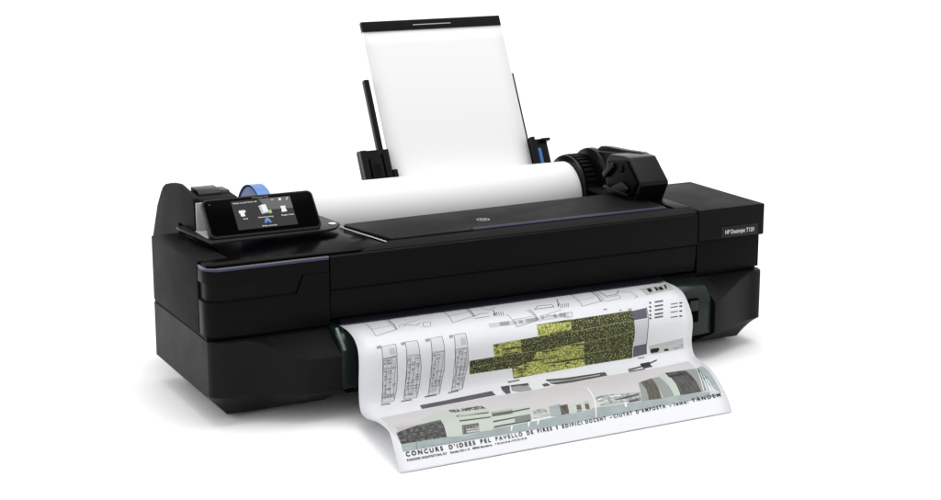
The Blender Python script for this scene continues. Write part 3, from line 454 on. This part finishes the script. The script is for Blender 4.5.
INK = {'leaf_dark':G_D, 'leaf_light':G_L, 'bar_grey':ink('print slate',(.10,.10,.125)), 'tint':ink('print pale tint',(0.522,0.526,0.557)), 'line':ink('print line',(.06,.06,.065)),
 'box_grey':ink('print pale sage',(0.435,0.470,0.444)), 'ink':ink('print black',(.012,.012,.012)), 'ink_soft':ink('print soft black',(.10,.10,.105)), 'mid_grey':ink('print mid grey',(0.287,0.287,0.296)),
 'plan_frame':ink('plan header',(0.609,0.626,0.652)), 'plan_body':ink('plan ground',(0.574,0.587,0.609)), 'ink_roof':ink('print roof',(.062,.058,.062)), 'sky_tint':ink('print pale sky',(.525,.505,.515)), 'teal':TEAL,
 'mint':ink('print pale mint',(.45,.495,.44)), 'stone':STONE, 'grey_window':ink('print window',(.09,.09,.09)), 'slat':ink('print slat',(.07,.075,.065)), 'slat_band':ink('print slat band',(.16,.18,.16)),
 'tree_grey':TREE, 'brown':BROWN, 'brown_dark':BRD, 'white':ink('print white',(0.696,0.713,0.705)), 'grey_a':ink('print grey facade',(.25,.27,.255))}
PART = {}
INK['row'] = ink('plan row line',(.22,.23,.11)); INK['row_dark'] = ink('plan dark row line',(.03,.032,.02))
def part_of(m, pts):
    tm = sum(p[1] for p in pts)/len(pts); sm = sum(p[0] for p in pts)/len(pts)
    if m in ('leaf_dark','leaf_light','bar_grey','tint') and .1 < tm < .27 and not (m == 'tint' and tm < .165): return 'planting_plan'
    if m in ('plan_frame','plan_body') or (sm < .33 and .16 < tm < .29 and m in ('ink_soft','mid_grey')): return 'floor_plan', int((sm+.01)*9)
    if tm > .335: return 'street_panorama'
    if m == 'ink_roof' or tm > .262: return 'roof_view'
    if sm > .86: return 'caption_block', (0 if tm < .15 else 1 if tm < .2 else 2)
    return 'line_drawing', int(sm*4)
NL = [0]
def add_poly(bm, pts, mi, uvl):
    NL[0] += 1; off = .00030 + NL[0]*1.5e-6
    b2 = bmesh.new(); b2.faces.new([b2.verts.new((p[0], p[1], 0)) for p in pts]).normal_update()
    t0 = min(p[1] for p in pts); t1 = max(p[1] for p in pts); s0 = min(p[0] for p in pts); s1 = max(p[0] for p in pts)
    bmesh.ops.triangulate(b2, faces=b2.faces[:])
    k = math.floor(t0/.004)+1
    while k*.004 < t1:
        bmesh.ops.bisect_plane(b2, geom=b2.verts[:]+b2.edges[:]+b2.faces[:], plane_co=(0,k*.004,0), plane_no=(0,1,0)); k += 1
    k = math.floor(s0/.1)+1
    while k*.1 < s1:
        bmesh.ops.bisect_plane(b2, geom=b2.verts[:]+b2.edges[:]+b2.faces[:], plane_co=(k*.1,0,0), plane_no=(1,0,0)); k += 1
    M = {}
    for v in b2.verts: M[v] = (bm.verts.new(surf(v.co.x, v.co.y) + surfn(v.co.x, v.co.y)*off), (v.co.x*.58, v.co.y))
    for f in b2.faces:
        nf = bm.faces.new([M[v][0] for v in f.verts]); nf.material_index = mi
        for l, v in zip(nf.loops, f.verts): l[uvl].uv = M[v][1]
    b2.free()
def line_quads(pts, w):
    out = []
    for a, b in zip(pts, pts[1:]):
        A = Vector((a[0]*.58, a[1])); B = Vector((b[0]*.58, b[1])); d = B-A
        if d.length < 1e-5: continue
        n = Vector((-d.y, d.x)).normalized()*w*.0005
        out.append([((p.x)/.58, p.y) for p in (A-n, B-n, B+n, A+n)])
    return out
def clip(pts): return [(min(max(a, .004), .996), min(max(b, .001), .4795)) for a, b in pts]
for m, pts in POLYS:
    pts = clip(pts)
    if '@' in m: nm, w = m.split('@'); qs = line_quads(pts, float(w)*1.9); m = nm; part = 'planting_plan' if m.startswith('row') else ('line_drawing', int(pts[0][0]*4))
    else: qs = [pts]; part = part_of(m, pts)
    if m == 'plan_frame' or m == 'plan_body': qs = [pts] + [None]
    d = PART.setdefault(part, dict(bm=bmesh.new(), mats=[])); 
    if 'uv' not in d: d['uv'] = d['bm'].loops.layers.uv.new('UVMap')
    def slot(k):
        if k not in d['mats']: d['mats'].append(k)
        return d['mats'].index(k)
    for qd in qs:
        if qd is None:
            for l in line_quads(clip(pts) + [clip(pts)[0]], .8): add_poly(d['bm'], clip(l), slot('line'), d['uv'])
        else: add_poly(d['bm'], qd, slot(m), d['uv'])
# rooms, walls and stairs of the four floor plans
def span(pts, q):
    xs = []
    for (a, b), (c, d2) in zip(pts, pts[1:]+pts[:1]):
        if (b-q)*(d2-q) < 0: xs.append(a + (c-a)*(q-b)/(d2-b))
    return (min(xs), max(xs)) if len(xs) >= 2 else None
rnd = random.Random(11)
for m, pts in POLYS:
    if m not in ('plan_body', 'plan_frame'): continue
    key = part_of(m, pts); NL[0] = 230
    d = PART[key]
    def slot2(k):
        if k not in d['mats']: d['mats'].append(k)
        return d['mats'].index(k)
    t0 = min(p[1] for p in pts); t1 = max(p[1] for p in pts)
    def pt(u, q):
        sp_ = span(pts, q)
        return None if sp_ is None else (sp_[0] + (sp_[1]-sp_[0])*u, q)
    def rect(u0, u1, q0, q1, k):
        c = [pt(u0, q0), pt(u1, q0), pt(u1, q1), pt(u0, q1)]
        if None not in c: add_poly(d['bm'], c, slot2(k), d['uv'])
    if m == 'plan_frame':
        if rnd.random() < .5:
            for k in range(7): rect(.5+.06*k, .515+.06*k, t0+.3*(t1-t0), t0+.75*(t1-t0), 'mid_grey')
        rect(.05, .95, t1-.0022, t1-.0016, 'mid_grey'); continue
    for u in (.06, .30, .62, .93): rect(u, u+.022, t0+.002, t1-.004, 'line')
    q = t0 + .003
    while q < t1-.006:
        hq = rnd.uniform(.0022, .0055)
        for u0, u1 in ((.08,.30),(.32,.62),(.64,.93)):
            r = rnd.random()
            if r < .62: rect(u0, u1, q, q+.0005, 'line')
            if r < .35: rect(u0+.03, u0+.03+(u1-u0)*rnd.uniform(.25,.7), q+.0010, q+min(hq*.6,.0022), 'ink_soft' if r < .2 else 'mid_grey')
            elif r < .75: 
                for k in range(3): rect(u0+.04+.07*k, u0+.055+.07*k, q+.0008, q+hq*.8, 'mid_grey')
        q += hq
for part, d in PART.items():
    fin(part if isinstance(part, str) else part[0], d['bm'], None, t, mats=[INK[k] for k in d['mats']], ang=180)
# lettering on the sheet: base line runs from (s,t) a over b to c
A, B, C_ = (.0248,.4613), (.447,.456), (.9831,.4371)
def base_t(s):
    (x0,y0),(x1,y1),(x2,y2) = A, B, C_
    return y0*(s-x1)*(s-x2)/((x0-x1)*(x0-x2)) + y1*(s-x0)*(s-x2)/((x1-x0)*(x1-x2)) + y2*(s-x0)*(s-x1)/((x2-x0)*(x2-x1))
def on_sheet(s0, dt=0, off=.0009, f=base_t):
    def fn(u, v):
        s = s0 + u; q = f(s) + dt - v
        return surf(s, q) + surfn(s, q)*off
    return fn
bm = bmesh.new()
def word(body, s0, s1, cap=.0060, bold=.034, dt=0, space=1.5): put_text(bm, body, on_sheet(s0, dt), s1-s0, cap*(1 if s0 < .6 else 1.15 if s0 < .86 else 1.3), .024 if 'Ó' in body or 'À' in body else bold, space)
for body, s0, s1 in (('CONCURS',.0265,.1290),("D'IDEES",.1458,.2200),('PEL',.2350,.2640),('PAVELLÓ',.2785,.3565),('DE',.3695,.3880),('FIRES',.4012,.4445),('I',.4576,.4610),
        ('EDIFICI',.4750,.5358),('DOCENT',.5460,.6095),('-',.6215,.6275),('CIUTAT',.6330,.6920),("D'AMPOSTA",.7038,.7980),('-',.8105,.8168),('lema:',.8260,.8720),('TÀNDEM',.8850,.9808)):
    word(body, s0, s1)
for body, s0, s1 in (('FUSADORS ARQUITECTURA, SLP',.0257,.1363),('Rambla 233-1-15',.146,.2011),('08006 Barcelona',.2083,.2641),('T 93 414 34 44 / F 93 414 39 28',.2733,.3653)):
    word(body, s0, s1, cap=.0026, bold=.03, dt=.0062, space=1.0)
fin('title_lettering', bm, INK['ink'], t, ang=180)
bm = bmesh.new()
def sign_t(s): return .3753 + (s-.1984)/(.2956-.1984)*.004
put_text(bm, 'FIRA AMPOSTA', on_sheet(.1984, .0, .0009, sign_t), .095, .0150, .032)
fin('building_sign', bm, INK['ink_roof'], t, ang=180)

# ================================================================== CAMERA, LIGHT, WORLD
cam = bpy.data.cameras.new('camera'); co = bpy.data.objects.new('camera', cam); COL.objects.link(co)
co.location = (-.7677, -2.3043, .8192)
co.rotation_euler = (math.pi/2 - .2295, 0, -.4784)
cam.sensor_width = 36; cam.lens = 1721.7039/941*36; cam.clip_start = .05; cam.clip_end = 200
cam.shift_x = 0; sc.camera = co

w = bpy.data.worlds.new('World'); sc.world = w; w.use_nodes = True
nt = w.node_tree; bg = nt.nodes['Background']
# made-up studio light: world graded brighter above and beyond, darker behind the camera
tc = nt.nodes.new('ShaderNodeTexCoord'); dt = nt.nodes.new('ShaderNodeVectorMath'); dt.operation = 'DOT_PRODUCT'
nt.links.new(tc.outputs['Generated'], dt.inputs[0]); dt.inputs[1].default_value = (-.30, .62, .72)
mr = nt.nodes.new('ShaderNodeMapRange'); mr.interpolation_type = 'SMOOTHSTEP'
mr.inputs[1].default_value = -.35; mr.inputs[2].default_value = .95; mr.inputs[3].default_value = .86; mr.inputs[4].default_value = 1.12
nt.links.new(dt.outputs['Value'], mr.inputs[0]); 
d2 = nt.nodes.new('ShaderNodeVectorMath'); d2.operation = 'DOT_PRODUCT'
nt.links.new(tc.outputs['Generated'], d2.inputs[0]); d2.inputs[1].default_value = Vector((.20,.10,.97)).normalized()
m2 = nt.nodes.new('ShaderNodeMapRange'); m2.interpolation_type = 'SMOOTHSTEP'      # bright overhead lobe added to the world, no real softbox
m2.inputs[1].default_value = .915; m2.inputs[2].default_value = .975; m2.inputs[3].default_value = 0; m2.inputs[4].default_value = 3.2
nt.links.new(d2.outputs['Value'], m2.inputs[0])
ad = nt.nodes.new('ShaderNodeMath'); ad.operation = 'ADD'; nt.links.new(mr.outputs[0], ad.inputs[0]); nt.links.new(m2.outputs[0], ad.inputs[1])
nt.links.new(ad.outputs[0], bg.inputs['Strength'])
bg.inputs['Color'].default_value = (1, 1, 1, 1)
def area(name, loc, target, size, power, size_y=None):
    l = bpy.data.lights.new(name, 'AREA'); l.energy = power; l.size = size
    if size_y: l.shape = 'RECTANGLE'; l.size_y = size_y
    o = bpy.data.objects.new(name, l); COL.objects.link(o); o.location = loc
    o.rotation_euler = (Vector(target)-Vector(loc)).to_track_quat('-Z', 'Y').to_euler()
    return o
area('softbox_left', (-2.6, .9, 1.5), (.3, .1, .12), 1.5, 8)
area('added_light_top', (.3, .9, 2.6), (.5, .1, .1), 2.2, 8)  # unseen lamp added from above for modelling
vs = sc.view_settings; sc.display_settings.display_device = 'sRGB'
vs.view_transform = 'Standard'; vs.look = 'None'; vs.exposure = 0; vs.gamma = 1; vs.use_curve_mapping = False
